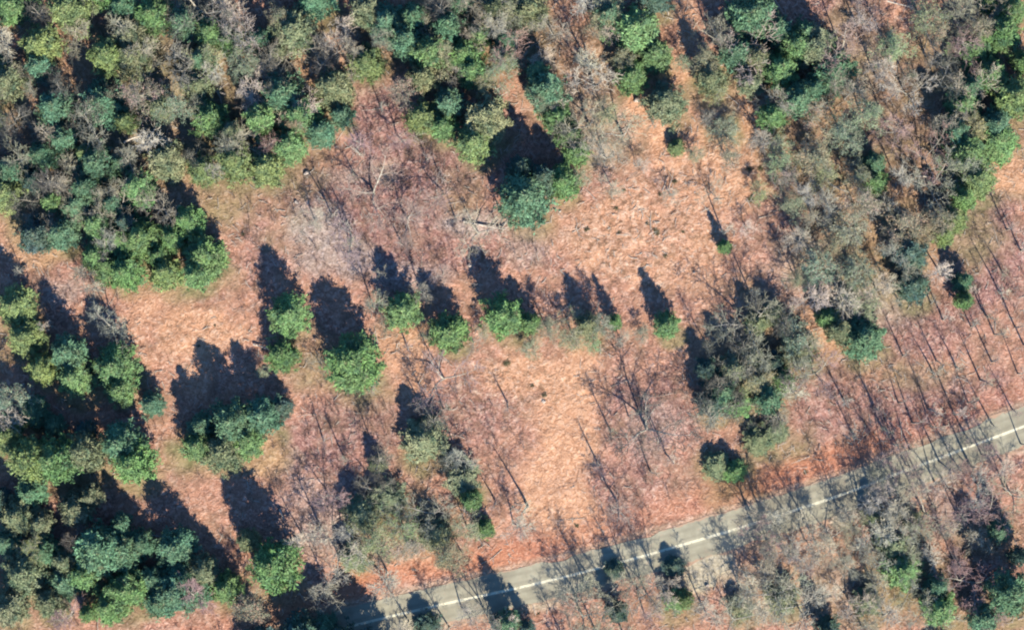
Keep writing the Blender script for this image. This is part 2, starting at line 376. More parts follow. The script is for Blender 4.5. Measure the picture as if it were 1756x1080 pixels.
def axis(lim, step, far=2500):
    a = list(np.arange(-lim, lim + 1e-6, step)); s = step; v = lim
    out = []
    while v < far: s *= 1.35; v += s; out.append(v)
    return np.array([-q for q in out[::-1]] + a + out)
gx = axis(100, 0.45); gy = axis(66, 0.45)
X, Y = np.meshgrid(gx, gy, indexing='ij')
Z = ground_h(X, Y)
def blobs(lst):
    """lst of (px, py, rx px, ry px, weight): soft patches with ragged noisy outline."""
    out = np.zeros_like(X); nz = fbm(X, Y, 5.0, 31) - 0.5
    for (px, py, rx, ry, wt) in lst:
        u = (X - wx(px)) / (rx * 0.1); v = (Y - wy(py)) / (ry * 0.1)
        out = np.maximum(out, wt * np.clip(1.35 - np.sqrt(u * u + v * v) + nz * 1.1, 0, 0.6) / 0.6)
    return np.clip(out, 0, 1)
mauve = blobs([(640, 200, 60, 110, .9), (720, 280, 130, 60, 1), (650, 370, 120, 100, 1), (560, 340, 80, 60, .7), (700, 430, 110, 40, .8), (560, 760, 80, 70, .9), (640, 720, 50, 40, .7),
               (880, 420, 90, 40, .5), (1330, 370, 60, 60, .5), (1700, 430, 80, 110, 1), (1560, 560, 130, 70, .7), (1600, 700, 170, 60, .85), (1430, 700, 80, 60, .7), (1100, 720, 80, 80, .8),
               (1060, 840, 70, 70, .5), (800, 720, 70, 60, .6), (1440, 40, 90, 50, .8), (1520, 200, 60, 90, .7), (1660, 990, 70, 50, 1), (1560, 850, 100, 70, .7), (1650, 800, 110, 60, .6),
               (530, 870, 70, 60, .5), (450, 420, 40, 60, .5), (30, 250, 40, 40, .6), (100, 480, 50, 40, .4), (960, 60, 30, 40, .6)])
grass_glow = blobs([(150, 110, 60, 60, .5), (430, 290, 110, 50, .7), (280, 470, 100, 40, .9), (60, 400, 60, 50, .7), (560, 170, 60, 50, .5), (640, 110, 50, 40, .7), (790, 330, 40, 40, .3),
               (1250, 230, 45, 35, .8), (1340, 270, 60, 50, .7), (1400, 240, 70, 60, .6), (1230, 150, 60, 40, .7), (1740, 290, 40, 60, .6), (1660, 400, 60, 50, .7), (1430, 590, 50, 25, .6),
               (1560, 640, 90, 25, .35), (380, 780, 90, 40, .9), (110, 800, 110, 40, .8), (60, 990, 90, 50, .6), (210, 1030, 60, 50, .4), (420, 1010, 100, 40, .5), (700, 900, 90, 60, .4),
               (1250, 820, 60, 50, .8), (1330, 770, 60, 40, .5), (530, 630, 50, 50, .5), (880, 580, 50, 20, .5), (700, 570, 50, 30, .4), (1560, 990, 70, 60, .6), (1640, 1050, 70, 40, .6),
               (1340, 1020, 80, 50, .4), (1160, 1050, 40, 30, .7), (1600, 130, 90, 80, .35), (1080, 240, 60, 50, .3), (25, 560, 50, 60, .6), (1690, 930, 50, 40, .4), (1000, 590, 50, 20, .5),
               (300, 200, 260, 180, .7), (830, 60, 140, 80, .65), (1000,150,90,120,.4), (1450,200,200,160,.5), (1480, 420, 140, 100, .6), (1300, 590, 110, 90, .35), (1470, 1010, 150, 70, .3)])
pale = blobs([(970, 700, 60, 110, 1), (960, 830, 60, 80, .9), (900, 640, 70, 40, .9), (980, 890, 70, 40, .6), (1095, 180, 22, 40, 1), (1130, 240, 16, 50, 1), (1240, 300, 80, 60, .8), (1190, 280, 50, 60, .7),
              (1290, 190, 20, 60, .8), (1060, 400, 100, 70, .7), (1180, 400, 60, 100, .6), (330, 570, 90, 40, .9), (700, 600, 40, 60, .8), (1410, 570, 40, 40, .7), (250, 530, 40, 40, .6), (130, 110, 25, 60, .6),
              (540, 110, 40, 35, .6), (1735, 300, 40, 30, .8), (340, 650, 30, 50, .5), (1340, 950, 60, 60, .4), (1540, 870, 60, 40, .4), (450, 780, 30, 30, .5), (1180, 40, 18, 60, .8), (1170, 100, 18, 40, .7), (60, 430, 50, 30, .5), (740, 960, 70, 25, .5)])
grey = blobs([(545, 385, 45, 40, 1), (575, 440, 60, 35, .8), (820, 385, 55, 22, .9), (610, 300, 60, 14, .5), (700, 470, 60, 20, .5), (110, 500, 40, 25, .6), (900, 430, 40, 30, .5), (990, 400, 40, 20, .4), (1000, 210, 60, 70, .6),
              (1240, 200, 40, 20, .5), (1460, 110, 60, 50, .5), (1390, 460, 80, 60, .5), (1480, 530, 90, 40, .5), (540, 890, 60, 80, .6), (700, 960, 80, 50, .5), (1360, 1000, 110, 60, .5), (1560, 880, 90, 60, .5), (250, 180, 120, 90, .5), (1120, 740, 40, 50, .4)])
rd = road_dist(X, Y); rn = fbm(X, Y, 4, 77) - 0.5
northv = np.clip(1.6 - np.abs(rd - 6.2 + rn * 2.5) / 1.9, 0, 1)
xs = (X / 0.1 + 878)
northv *= 0.7 * np.clip(np.interp(xs, [500, 600, 900, 1000, 1150, 1250, 1320, 1480, 1520, 1700], [0.3, 1, .9, .45, .35, .5, 1, .9, .35, .4]), 0, 1)
apron = blobs([(1210, 968, 42, 36, 1), (1196, 992, 30, 28, 1), (1440, 890, 20, 18, .9), (925, 1030, 45, 16, .6), (700, 1060, 60, 12, .3)])
apron *= (rd < 0)
edge = np.clip(1.2 - np.abs(np.abs(rd) - 3.7) / 0.7, 0, 1) * 0.45
grass_glow = np.maximum(grass_glow, blobs([(p[0] + 5, p[1] + p[2] * .55, p[2] * 1.0, p[2] * .75, .75) for p in E if p[2] > 20 and p[1] < 1075]))  # crowns' yellow-green glow painted into the ground colour on each pine's sunny side
cover = np.stack([0.85 * mauve * (1 - pale * .5), grass_glow * (0.55 + 0.9 * (fbm(X, Y, 3, 55) - .2)).clip(0, 1), pale, grey * 0.8], axis=-1).reshape(-1, 4)
rough = blobs([(1100, 400, 130, 90, 1), (880, 660, 100, 60, .9), (1270, 290, 80, 50, .9), (330, 580, 110, 60, .7), (1180, 330, 60, 60, .8), (1370, 380, 50, 60, .5), (880, 440, 90, 30, .6), (1330, 640, 60, 60, .5),
               (930, 1045, 40, 20, .9), (1650, 1000, 60, 50, .8), (780, 920, 80, 50, .6), (620, 130, 40, 60, .5), (1540, 210, 60, 90, .7), (1430, 60, 90, 60, .7), (540, 900, 60, 60, .5), (700, 690, 70, 60, .4)])
verge = np.stack([northv, np.maximum(apron, edge * 0.7), rough, np.ones_like(X)], axis=-1).reshape(-1, 4)
nx, ny = X.shape
idx = np.arange(nx * ny).reshape(nx, ny)
F = np.stack([idx[:-1, :-1].ravel(), idx[1:, :-1].ravel(), idx[1:, 1:].ravel(), idx[:-1, 1:].ravel()], axis=1)
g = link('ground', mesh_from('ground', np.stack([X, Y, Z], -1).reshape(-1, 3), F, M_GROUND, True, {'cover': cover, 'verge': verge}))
tag(g, 'orange brown leaf litter forest floor', kind='structure')

# ------------------------------------------------------------------ the road and its centre line
def ribbon(name, o0, o1, z, mat, x0=-150, x1=160, step=1.0, wob=0.0):
    xs_ = np.arange(x0, x1, step); V = []; Fc = []; A = []
    for k, x in enumerate(xs_):
        yc = np.interp(x, SX, SYs); sl = (np.interp(x + 1, SX, SYs) - np.interp(x - 1, SX, SYs)) / 2
        n = np.array([-sl, 1]) / math.hypot(sl, 1)
        wa = wob * (vnoise(x, 0, 2.3, 5) - .5); wb = wob * (vnoise(x, 50, 2.1, 6) - .5)
        A += [o0 + wa, o1 + wb]
        V += [(x + n[0] * (o0 + wa), yc + n[1] * (o0 + wa), z), (x + n[0] * (o1 + wb), yc + n[1] * (o1 + wb), z)]
        if k: Fc.append((2 * k - 2, 2 * k, 2 * k + 1, 2 * k - 1))
    return link(name, mesh_from(name, V, Fc, mat, attr={'across': np.array(A)}))
SX = np.arange(-160, 170, 1.0); SYs = np.interp(SX, RX, RY)
kern = np.hanning(17); kern /= kern.sum(); SYs = np.convolve(np.pad(SYs, 8, mode='reflect', reflect_type='odd'), kern, mode='valid')
m, t, b = new_mat('worn_asphalt', 0.85, 0.25)
tc = N(t, 'ShaderNodeTexCoord').outputs['Object']
n1 = noise(t, 0.5, 4, tc); n2 = noise(t, 6.0, 3, tc)
c = ramp(t, n1, [(0.35, (0.34, 0.315, 0.225)), (0.65, (0.46, 0.43, 0.31))])
c = mixc(t, ramp(t, n2, [(0.4, 0.0), (0.7, 0.4)]), c, (0.46, 0.41, 0.29))
sp = N(t, 'ShaderNodeSeparateXYZ'); t.links.new(tc, sp.inputs[0])
n3 = noise(t, 0.12, 3, tc)
c = mixc(t, ramp(t, n3, [(0.48, 0.0), (0.58, 0.5)]), c, (0.24, 0.21, 0.15))
c = mixc(t, ramp(t, noise(t, 1.1, 5, tc, 0.75), [(0.57, 0.0), (0.66, 0.55)]), c, (0.50, 0.36, 0.26))
ac = N(t, 'ShaderNodeAttribute', attribute_name='across')
ab = N(t, 'ShaderNodeMath', operation='ABSOLUTE'); t.links.new(ac.outputs['Fac'], ab.inputs[0])
sc_ = N(t, 'ShaderNodeMath', operation='DIVIDE'); t.links.new(ab.outputs[0], sc_.inputs[0]); sc_.inputs[1].default_value = 4.2
trk = ramp(t, sc_.outputs[0], [(0.10, 0.0), (0.19, 0.35), (0.28, 0.0), (0.44, 0.0), (0.54, 0.35), (0.64, 0.0)])
c = mixc(t, trk, c, (0.24, 0.215, 0.16))
ed = N(t, 'ShaderNodeMath', operation='MULTIPLY_ADD'); t.links.new(noise(t, 0.9, 5, tc, 0.7), ed.inputs[0]); ed.inputs[1].default_value = 0.4; ed.use_clamp = False; t.links.new(sc_.outputs[0], ed.inputs[2])
c = mixc(t, ramp(t, ed.outputs[0], [(0.94, 0.0), (1.0, 0.9)]), c, (0.52, 0.33, 0.22))
t.links.new(c, b.inputs['Base Color'])
M_ROAD = m
road = ribbon('road', -3.3, 3.25, 0.03, M_ROAD, wob=1.3, step=0.5)
tag(road, 'two-lane asphalt road with pale centre line', kind='structure')
m, t, b = new_mat('worn_line_paint', 0.7, 0.2)
tc = N(t, 'ShaderNodeTexCoord').outputs['Object']
t.links.new(ramp(t, noise(t, 1.4, 4, tc), [(0.34, (0.46, 0.41, 0.28)), (0.44, (0.86, 0.79, 0.56))]), b.inputs['Base Color'])
ln = ribbon('road_marking', -0.21, 0.21, 0.036, m, wob=0.08)
tag(ln, 'worn pale yellow centre line painted along the road', kind='structure')

def apron_sheet():
    m, t, b = new_mat('tan_gravel', 0.95, 0.1); tc = N(t, 'ShaderNodeTexCoord').outputs['Object']
    c = ramp(t, noise(t, 2.2, 4, tc, .7), [(0.35, (0.40, 0.34, 0.23)), (0.5, (0.54, 0.46, 0.32)), (0.7, (0.68, 0.60, 0.45))])
    t.links.new(c, b.inputs['Base Color'])
    V = [(0, 0)]; nr, na = 8, 64
    for k in range(1, nr + 1):
        for q in range(na):
            a = 6.2832 * q / na; f = k / nr * (1 + 0.16 * math.sin(3 * a + 1) + 0.10 * math.sin(7 * a) + 0.06 * math.sin(13 * a + 2))
            V.append((3.9 * f * math.cos(a), 3.3 * f * math.sin(a)))
    V = np.array(V); x = V[:, 0] * .96 - V[:, 1] * .28 + wx(1212); y = V[:, 0] * .28 + V[:, 1] * .96 + wy(968)
    z = np.where(road_dist(x, y) > -4.5, 0.012, ground_h(x, y) + 0.06)
    T_ = [(0, 1 + q, 1 + (q + 1) % na, 1 + (q + 1) % na) for q in range(na)]
    bmv = np.stack([x, y, z], 1); F_ = []
    for k in range(nr - 1):
        for q in range(na): F_.append((1 + k * na + q, 1 + (k + 1) * na + q, 1 + (k + 1) * na + (q + 1) % na, 1 + k * na + (q + 1) % na))
    for q in range(0, na, 2): F_.append((0, 1 + q, 1 + q + 1, 1 + (q + 2) % na))
    tag(link('gravel_apron', mesh_from('gravel_apron', bmv, F_, m)), 'light tan gravel pull-off beside the road', kind='structure')
apron_sheet()

# ------------------------------------------------------------------ tree kinds (built once, copied below)
TINT = {'yel': (0.20, 0.285, 0.10), 'grn': (0.150, 0.290, 0.100), 'teal': (0.105, 0.235, 0.135), 'olv': (0.225, 0.260, 0.140), 'drk': (0.065, 0.125, 0.110)}
TINTW = {'yel': 'yellow-green', 'grn': 'mid green', 'teal': 'blue-green', 'olv': 'dull olive', 'drk': 'very dark'}
TWIG = {'g': (0.39, 0.37, 0.265), 'o': (0.42, 0.41, 0.29), 'm': (0.42, 0.29, 0.25), 't': (0.62, 0.54, 0.41), 'd': (0.17, 0.16, 0.125)}
TWIGW = {'g': 'grey', 'o': 'olive-grey', 'm': 'pinkish brown', 't': 'tan', 'd': 'dark grey'}
CON = [conifer(12, 3.6, s, ragged=rg, spread=spd) + (12, 3.6) for s, rg, spd in ((11, .35, .7), (12, .5, .8), (13, .4, .6), (14, .3, .9), (15, .55, .65), (16, .45, .55), (17, .35, .75))]
BARE = [bare_tree(14, 3.6, 21, 11, 6, 6) [:2] + (14, 3.6), bare_tree(14, 3.6, 22, 12, 7, 6)[:2] + (14, 3.6), bare_tree(14, 3.6, 23, 8, 6, 5, forked=2)[:2] + (14, 3.6),
        bare_tree(14, 3.6, 24, 12, 8, 7)[:2] + (14, 3.6), bare_tree(14, 3.6, 25, 7, 6, 5, forked=3)[:2] + (14, 3.6), bare_tree(14, 3.6, 26, 12, 7, 5)[:2] + (14, 3.6)]
SLIM = [bare_tree(12, 1.7, 31 + k, 9, 4, 3, slender=True, tr=0.17, tw=0.02)[:2] + (12, 1.7) for k in range(4)]
BUD = [budding_tree(12, 3.4, 41 + k) + (12, 3.4) for k in range(4)]

LAND = [  # findable features, used to say where a tree stands
    ((523, 297), 'the white stump'), ((1120, 215), 'the bare winding path'), ((905, 365), 'the lone round blue-green pine'), ((1210, 960), 'the tan gravel apron'),
    ((970, 760), 'the pale open clearing'), ((355, 152), 'the bleached log'), ((1438, 316), 'the curved white log'), ((885, 870), 'the lone leafless trunk shadow'),
    ((0, 0), "the forest's northwest corner"), ((1756, 0), "the forest's northeast corner"), ((0, 1080), "the forest's southwest corner"),
    ((1756, 1080), "the forest's southeast corner"), ((1756, 727), "the road's east end"), ((650, 1062), "the road's west end"), ((200, 720), 'the large black shadow pool'),
    ((1262, 816), 'the roadside round bush')]
DIRS = ['east', 'northeast', 'north', 'northwest', 'west', 'southwest', 'south', 'southeast']
ORD = ['first', 'second', 'third', 'fourth', 'fifth', 'sixth', 'seventh', 'eighth', 'ninth', 'tenth', 'eleventh', 'twelfth'] + ['%dth' % k for k in range(13, 60)]
PLACED = []   # (object, px, py, kind words, look words)
def sector(px, py, q):
    a = math.degrees(math.atan2(q[1] - py, px - q[0])) % 360
    return int(((a + 22.5) % 360) // 45)
def place(kind, name, cat, group, proto, px, py, R, H, tint, look, own=None, parts=('trunk', 'crown'), rng=random):
    zc = H * 0.5
    x, y = wx(px, zc), wy(py, zc)
    e = bpy.data.objects.new(name, None); C.objects.link(e)
    e.empty_display_size = 0.5
    e.location = (x, y, float(ground_h(np.array([x]), np.array([y]))[0]) - 0.05)
    e.rotation_euler = (rng.gauss(0, 0.02), rng.gauss(0, 0.02), rng.uniform(0, 6.28))
    s = R / proto[-1]; sz = H / proto[-2]
    e.scale = (s, s, sz)
    for nm, me in zip(parts, proto[:-2]):
        o = bpy.data.objects.new(nm, me); C.objects.link(o); o.parent = e
        o.color = (*tint[nm], 1) if isinstance(tint, dict) else (*tint, 1)
    e['category'] = cat; e['group'] = group
    PLACED.append((e, px, py, kind, look, own))
    return e
def jit(c, rng=random):
    k = rng.uniform(0.85, 1.15); return (c[0] * k * rng.uniform(.92, 1.08), c[1] * k, c[2] * k * rng.uniform(.92, 1.1))

OWN = {(614,636):'big lone green pine west of the clearing casting a long broad black shadow', (1147,565):'small lone green pine with block-shaped black shadow, east end of the midline row',
 (905,356):'tall round blue-green pine standing alone on leaves north of the clearing', (1262,816):'round speckled green bush-like pine just north of the road',
 (497,550):'narrow green pine with a pointed dark shadow, west of the big lone pine', (872,552):'wide bright green pine in the midline row with broad ragged shadow',
 (775,578):'bright green pine between two black shadows, third in the midline row', (693,545):'dull green pine beside a grey bare tree, second in the midline row',
 (1245,428):'tiny green pine on open leaves beside a thin trunk shadow', (1162,257):'tiny yellow-green shrub-like pine beside the bare winding path'}
def fill(zones, existing, gap, n, seed):
    q = random.Random(seed); out = []; tries = 0
    while len(out) < n and tries < 20000:
        tries += 1
        zx, zy, rx, ry, tones = q.choice(zones); px = zx + q.uniform(-1, 1) * rx; py = zy + q.uniform(-1, 1) * ry
        if not (-25 < px < 1780 and -25 < py < 1100) or ((px - zx) / rx) ** 2 + ((py - zy) / ry) ** 2 > 1: continue
        if any((px - a_) ** 2 + (py - b_) ** 2 < c_ * c_ for a_, b_, c_ in ((140,125,48),(545,120,44),(20,245,40),(925,235,26),(965,15,28),(1180,60,30),(1560,200,34),(1590,180,26))): continue
        if all((px - e_[0]) ** 2 + (py - e_[1]) ** 2 > gap * gap for e_ in existing + out):
            out.append((round(px), round(py), q.uniform(17, 38), q.uniform(8.5, 12.5), q.choice(tones)))
    return out
E += fill([(150,150,190,170,['teal','grn','olv','yel']), (380,180,190,150,['grn','olv','teal']), (120,340,150,100,['teal','drk','grn']), (260,420,110,70,['grn','yel']), (760,90,120,90,['grn','teal']),
           (90,900,120,60,['olv','teal']), (1350,130,90,90,['grn','olv','teal']), (1700,150,70,140,['grn','teal']), (200,1000,190,70,['teal','grn'])], E, 30, 62, 12)
er = random.Random(5)
for k, (px, py, r, h, tn) in enumerate(E):
    R = r * 0.1 * 1.2
    H = 0.77 * (h or (7.5 + R * 1.25 + er.uniform(-1, 1.5)))
    pr = CON[er.randrange(len(CON))]
    place('evergreen', 'pine_tree', 'pine tree', 'evergreen pines of the wood', pr, px - r * 0.12, py - r * 0.30, R, H, jit(TINT[tn], er),
          ('small ' if R < 2.6 else 'broad ' if R > 3.8 else '') + TINTW[tn], OWN.get((px, py)), rng=er)

# bare hardwoods with wide twiggy crowns: x, y, radius, height, twig tone, f = forked
D = [
 (12,80,34,14,'t'),(75,38,34,12,'d'),(215,60,34,14,'g'),(250,90,36,13,'g'),(415,42,36,13,'t'),(410,120,34,12,'o'),(247,165,36,14,'o'),(300,190,34,14,'o'),(245,235,36,13,'t'),(80,300,40,14,'d'),(110,330,34,13,'g'),
 (385,240,34,14,'g'),(225,280,30,13,'g'),(172,180,30,14,'d'),(160,230,34,14,'g'),(40,260,34,13,'g'),(320,110,30,14,'g'),(455,105,34,16,'d'),(390,75,30,13,'g'),(20,210,26,12,'d'),(455,245,28,12,'m'),
 (340,15,40,16,'d'),(565,95,24,15,'d'),(590,60,26,14,'t'),(610,90,26,14,'t'),(700,150,30,12,'o'),(655,60,30,13,'g'),(840,45,34,14,'t'),(885,85,30,12,'m'),(1005,95,36,13,'t'),(1022,145,34,13,'t'),(1012,212,38,13,'g'),
 (1070,230,36,12,'g'),(1040,270,30,11,'g'),(614,235,30,12,'m'),(760,25,34,16,'d'),(800,10,30,14,'g'),(1225,66,36,13,'g'),(1280,92,36,12,'t'),(1210,110,26,12,'o'),(1447,80,36,13,'m'),(1475,40,30,12,'t'),
 (1533,86,34,14,'o'),(1510,130,32,13,'t'),(1646,96,36,13,'m'),(1618,144,30,15,'d'),(1600,60,30,12,'o'),(1400,262,40,12,'o'),(1350,300,30,9,'o'),(1533,225,34,13,'m'),(1618,215,30,13,'g'),(1600,320,34,12,'g'),
 (1423,338,34,13,'g'),(1380,330,28,11,'t'),(1482,190,36,13,'o'),(1450,230,34,12,'o'),(1334,270,34,9,'o'),(1249,236,30,5,'o'),(1560,160,28,13,'t'),(1580,20,34,13,'o'),(1640,30,34,12,'g'),(1700,20,26,12,'g'),
 (1660,160,30,14,'t'),(1590,270,30,12,'m'),(1540,300,26,12,'t'),(1396,446,38,11,'o'),(1437,392,38,12,'o'),(1470,350,34,13,'o'),(1550,395,40,12,'o'),(1600,370,30,12,'o'),(1440,530,42,13,'t'),(1500,480,40,12,'t'),
 (1390,510,34,12,'t'),(1330,560,32,10,'d'),(1310,610,34,10,'g'),(1260,590,28,9,'d'),(1360,580,34,10,'o'),(1300,660,36,10,'o'),(1200,680,26,10,'d'),(1350,660,32,10,'t'),(1400,640,30,11,'m'),(1230,720,32,11,'g'),
 (1567,460,32,12,'g'),(1620,470,30,12,'t'),(1530,430,34,12,'g'),
 (171,500,24,13,'g'),(192,562,30,13,'g'),(20,680,34,13,'o'),(15,725,30,13,'t'),(150,470,20,11,'g'),(180,420,30,12,'g'),(640,530,26,12,'g'),(935,558,26,8,'o'),(985,578,34,7,'o'),
 (725,505,22,11,'g'),(1040,560,24,9,'o'),(545,900,36,12,'t'),(580,960,36,12,'t'),(650,790,30,14,'d'),(745,720,28,13,'d'),(790,790,26,12,'g'),
 (645,930,36,12,'o'),(660,980,34,12,'t'),(770,960,34,11,'o'),(520,930,26,12,'t'),(335,1020,34,13,'m'),(430,1045,30,12,'o'),(120,1055,30,12,'m'),
 (60,940,24,12,'o'),(130,920,24,12,'d'),(560,1010,30,13,'g'),(880,900,26,9,'t'),
 (1112,738,42,14,'d'),(1060,860,40,10,'m'),(760,650,36,10,'m'),(1130,760,26,10,'m'),
 (540,380,26,7,'t'),(600,400,34,8,'m'),(700,380,40,8,'m'),(640,330,40,8,'m'),(760,330,36,8,'m'),(820,400,30,7,'t'),(680,230,36,9,'m'),
]
# south of the road: pale limbs over the road's edge, shadows across it
D += [(1185,262,18,4.5,'o'),(1205,205,20,5,'g'),(1150,335,18,4.5,'g'),(1048,318,22,5.5,'g'),(1090,285,18,5,'t'),(1175,110,16,5,'o'),(1300,330,20,5,'o'),(1140,160,20,5.5,'g'),(1220,330,16,4,'g'),(1280,390,18,4.5,'t'),(662,560,18,4.5,'o'),(735,572,16,4,'o'),(812,588,18,4,'g'),(912,590,20,4.5,'o'),(1065,582,20,4.5,'g'),(1102,572,16,4,'o'),(830,570,14,4,'o'),(1020,595,18,4,'o'),(545,620,18,4.5,'g'),(760,470,16,5,'m'),(990,300,20,5,'o'),(450,640,14,4,'o'),(690,905,32,8,'o'),(735,880,28,8,'g'),(800,905,26,7,'o'),(645,845,26,8,'d'),(585,905,28,8,'t'),(700,940,28,7,'o'),(770,800,24,8,'d'),(790,945,26,7,'o'),(660,930,26,7,'g'),(560,850,26,9,'m')]
D2 = [
 (1350,880,24,8,'t'),(1425,925,28,8,'o'),(1400,1010,26,8,'t'),(1570,1010,28,8,'o'),(1480,1075,26,8,'g'),(1370,960,24,8,'t'),(1535,905,26,8,'t'),(1615,905,24,8,'o'),(1660,925,22,8,'t'),(1320,935,24,8,'g'),(1450,970,24,7,'o'),
 (1300,970,32,8,'t'),(1260,1065,30,9,'o'),(1345,945,28,8,'t'),(1335,1000,26,8,'g'),(1500,1005,30,8,'o'),(1460,1035,26,8,'t'),(1390,975,18,7,'m'),(1515,850,30,9,'t'),(1465,905,28,8,'o'),(1570,940,30,8,'o'),(1290,1010,26,8,'t'),(1480,945,26,8,'g'),
 (1015,1000,26,13,'g'),(1085,1000,26,14,'g'),(1110,1020,24,13,'g'),(990,1030,24,12,'g'),(1140,1010,22,11,'t'),(1290,880,28,11,'t'),(1320,900,30,13,'t'),(1385,900,28,12,'t'),(1405,935,26,12,'t'),
 (1440,870,28,12,'g'),(1480,860,30,12,'t'),(1500,910,36,13,'t'),(1540,870,36,13,'t'),(1560,920,34,12,'o'),(1590,880,30,12,'m'),(1600,940,30,12,'t'),(1490,820,24,11,'g'),(1560,800,24,12,'m'),(1610,830,28,12,'t'),
 (1640,790,26,12,'m'),(1680,830,28,12,'t'),(1690,780,24,12,'m'),(1730,800,28,12,'t'),(1740,850,28,11,'o'),(1650,870,26,11,'m'),(1700,880,24,11,'m'),(1330,1020,36,13,'o'),(1280,1030,34,12,'t'),
 (1370,1040,34,12,'t'),(1520,1060,34,12,'t'),(1540,960,30,12,'o'),(1640,960,24,11,'m'),(1670,1000,34,9,'m'),(1700,1060,26,10,'m'),
 (1000,1060,34,11,'g'),(1020,1080,30,11,'o'),(830,1050,26,12,'g'),(790,1045,24,12,'t'),(770,1080,28,12,'g'),(960,1080,24,10,'m'),(1110,1065,26,11,'m'),(1210,1050,28,12,'t'),(1590,1050,26,11,'o'),
 (850,1085,26,13,'t'),(1045,1020,24,12,'g'),(700,1070,24,12,'t'),(1070,1090,26,12,'g'),
]
OWND = {(1112,738):'dark forked bare tree with spreading limbs on leaves east of the clearing', (171,500):'grey bare tree with streaky crown north of the westernmost black shadows',
        (1249,236):'low round olive tree alone on open leaves north of the thin trunk shadows', (1334,270):'rounded olive tree at the east edge of the open leafy ground'}
D += fill([(200,180,220,200,['g','o','d','g']), (430,120,120,150,['g','o','t']), (100,330,120,80,['d','g']), (1000,150,90,150,['t','g','o']), (850,60,120,80,['o','t','g']), (1480,180,270,200,['o','g','t','o']),
           (1460,420,140,130,['o','t','g','o']), (1320,610,110,100,['d','g'])], D, 31, 95, 14)
dr = random.Random(9)
for k, (px, py, r, h, tn) in enumerate(D + D2):
    R = r * 0.1 * 1.08; south = k >= len(D); h = h * 0.74
    tw = jit(TWIG[tn], dr)
    if tn == 'o' and not south:
        pr = BUD[dr.randrange(4)]
        place('budding', 'budding_tree', 'tree', 'budding trees of the wood', pr, px, py, R, h, {'trunk': tw, 'crown': tw, 'foliage': jit(tuple(q_ * dr.uniform(.6, 1.05) for q_ in (0.34, 0.36, 0.21)), dr)},
              ('low ' if h < 9.5 else '') + 'olive budding', OWND.get((px, py)), parts=('trunk', 'crown', 'foliage'), rng=dr)
    else:
        pr = BARE[4 if (px, py) == (1112, 738) else dr.choice((2, 4, 0, 1, 3)) if south else dr.randrange(len(BARE))]
        place('bare', 'bare_tree', 'tree', 'bare hardwoods south of the road' if south else 'bare hardwoods of the wood', pr, px, py, R, h, tw,
              ('low ' if h < 9.5 else '') + TWIGW[tn] + ' leafless', OWND.get((px, py)), rng=dr)

# slender leafless stems whose thin shadows streak the leaf litter: x, y of the foot, height, lean to a forked top
T = [
 (905,868,13.5,'own'),(1445,682,9,''),(1285,500,10,''),(1240,402,10.5,''),(1142,778,12,''),(1375,400,9,''),(720,690,9,''),(590,785,10,''),(862,372,8.5,''),(570,372,8,''),(605,130,9,''),(222,590,8,''),(40,470,7,''),
 (1523,792,12,'f'),(1548,610,8,''),(1605,618,9,''),(1640,630,9,''),(1700,620,9.5,''),(1740,560,9,''),(1755,590,9,''),(1690,540,8,''),(1665,560,8,''),(1596,520,8,''),(1480,560,7,''),(1620,760,9,''),(1655,745,9,''),
 (1700,725,9,''),(1735,700,9,''),(1560,770,8,''),(1590,700,8,''),(1660,690,8,''),(1500,700,8,''),(1720,470,8,''),(1750,430,8,''),(1600,640,8,''),(640,660,7,''),(700,600,8,''),(870,690,7,''),(760,700,7,''),
 (1680,650,8,''),(1540,690,8,''),(1460,740,8,''),(1745,640,8,''),(800,880,8,''),(850,860,7,''),(660,470,8,''),(690,420,7,''),(1120,210,7,''),(655,190,8,''),(1410,300,9,''),(90,560,8,''),(555,755,8,''),
 (1295,905,11,'f'),(1325,925,12,'f'),(1380,925,11,'f'),(1065,980,11,''),(1010,1010,11,''),(1130,1000,12,'f'),(1665,800,11,''),(1610,790,11,''),(1540,850,11,'f'),(1750,760,11,''),(1690,930,10,''),(1640,880,9,''),(1580,830,10,''),
]
sr = random.Random(3)
T += [(p[0], p[1], p[3] * .8, '') for p in fill([(1600,600,160,130,['x']), (1700,520,60,150,['x']), (1560,720,120,60,['x']), (660,330,130,110,['x']), (1080,760,70,80,['x']), (1620,850,130,60,['x'])], T, 30, 26, 5)]
for (px, py, h, fl) in T:
    pr = BARE[4] if fl == 'f' else SLIM[sr.randrange(4)]
    r = 2.4 if fl == 'f' else 1.7 + (0.9 if fl == 'own' else 0)
    e = place('slim', 'slender_tree', 'tree', 'slender leafless stems casting thin shadows', pr, px, py, r * sr.uniform(.85, 1.15), h * sr.uniform(.7, 1.05), jit(TWIG[sr.choice('ggmt')], sr),
              ('forked ' if fl == 'f' else 'slender ') + 'leafless', 'slender leafless tree with one long dark trunk shadow beside the clearing' if fl == 'own' else None, rng=sr)
    e.location.x = wx(px); e.location.y = wy(py)

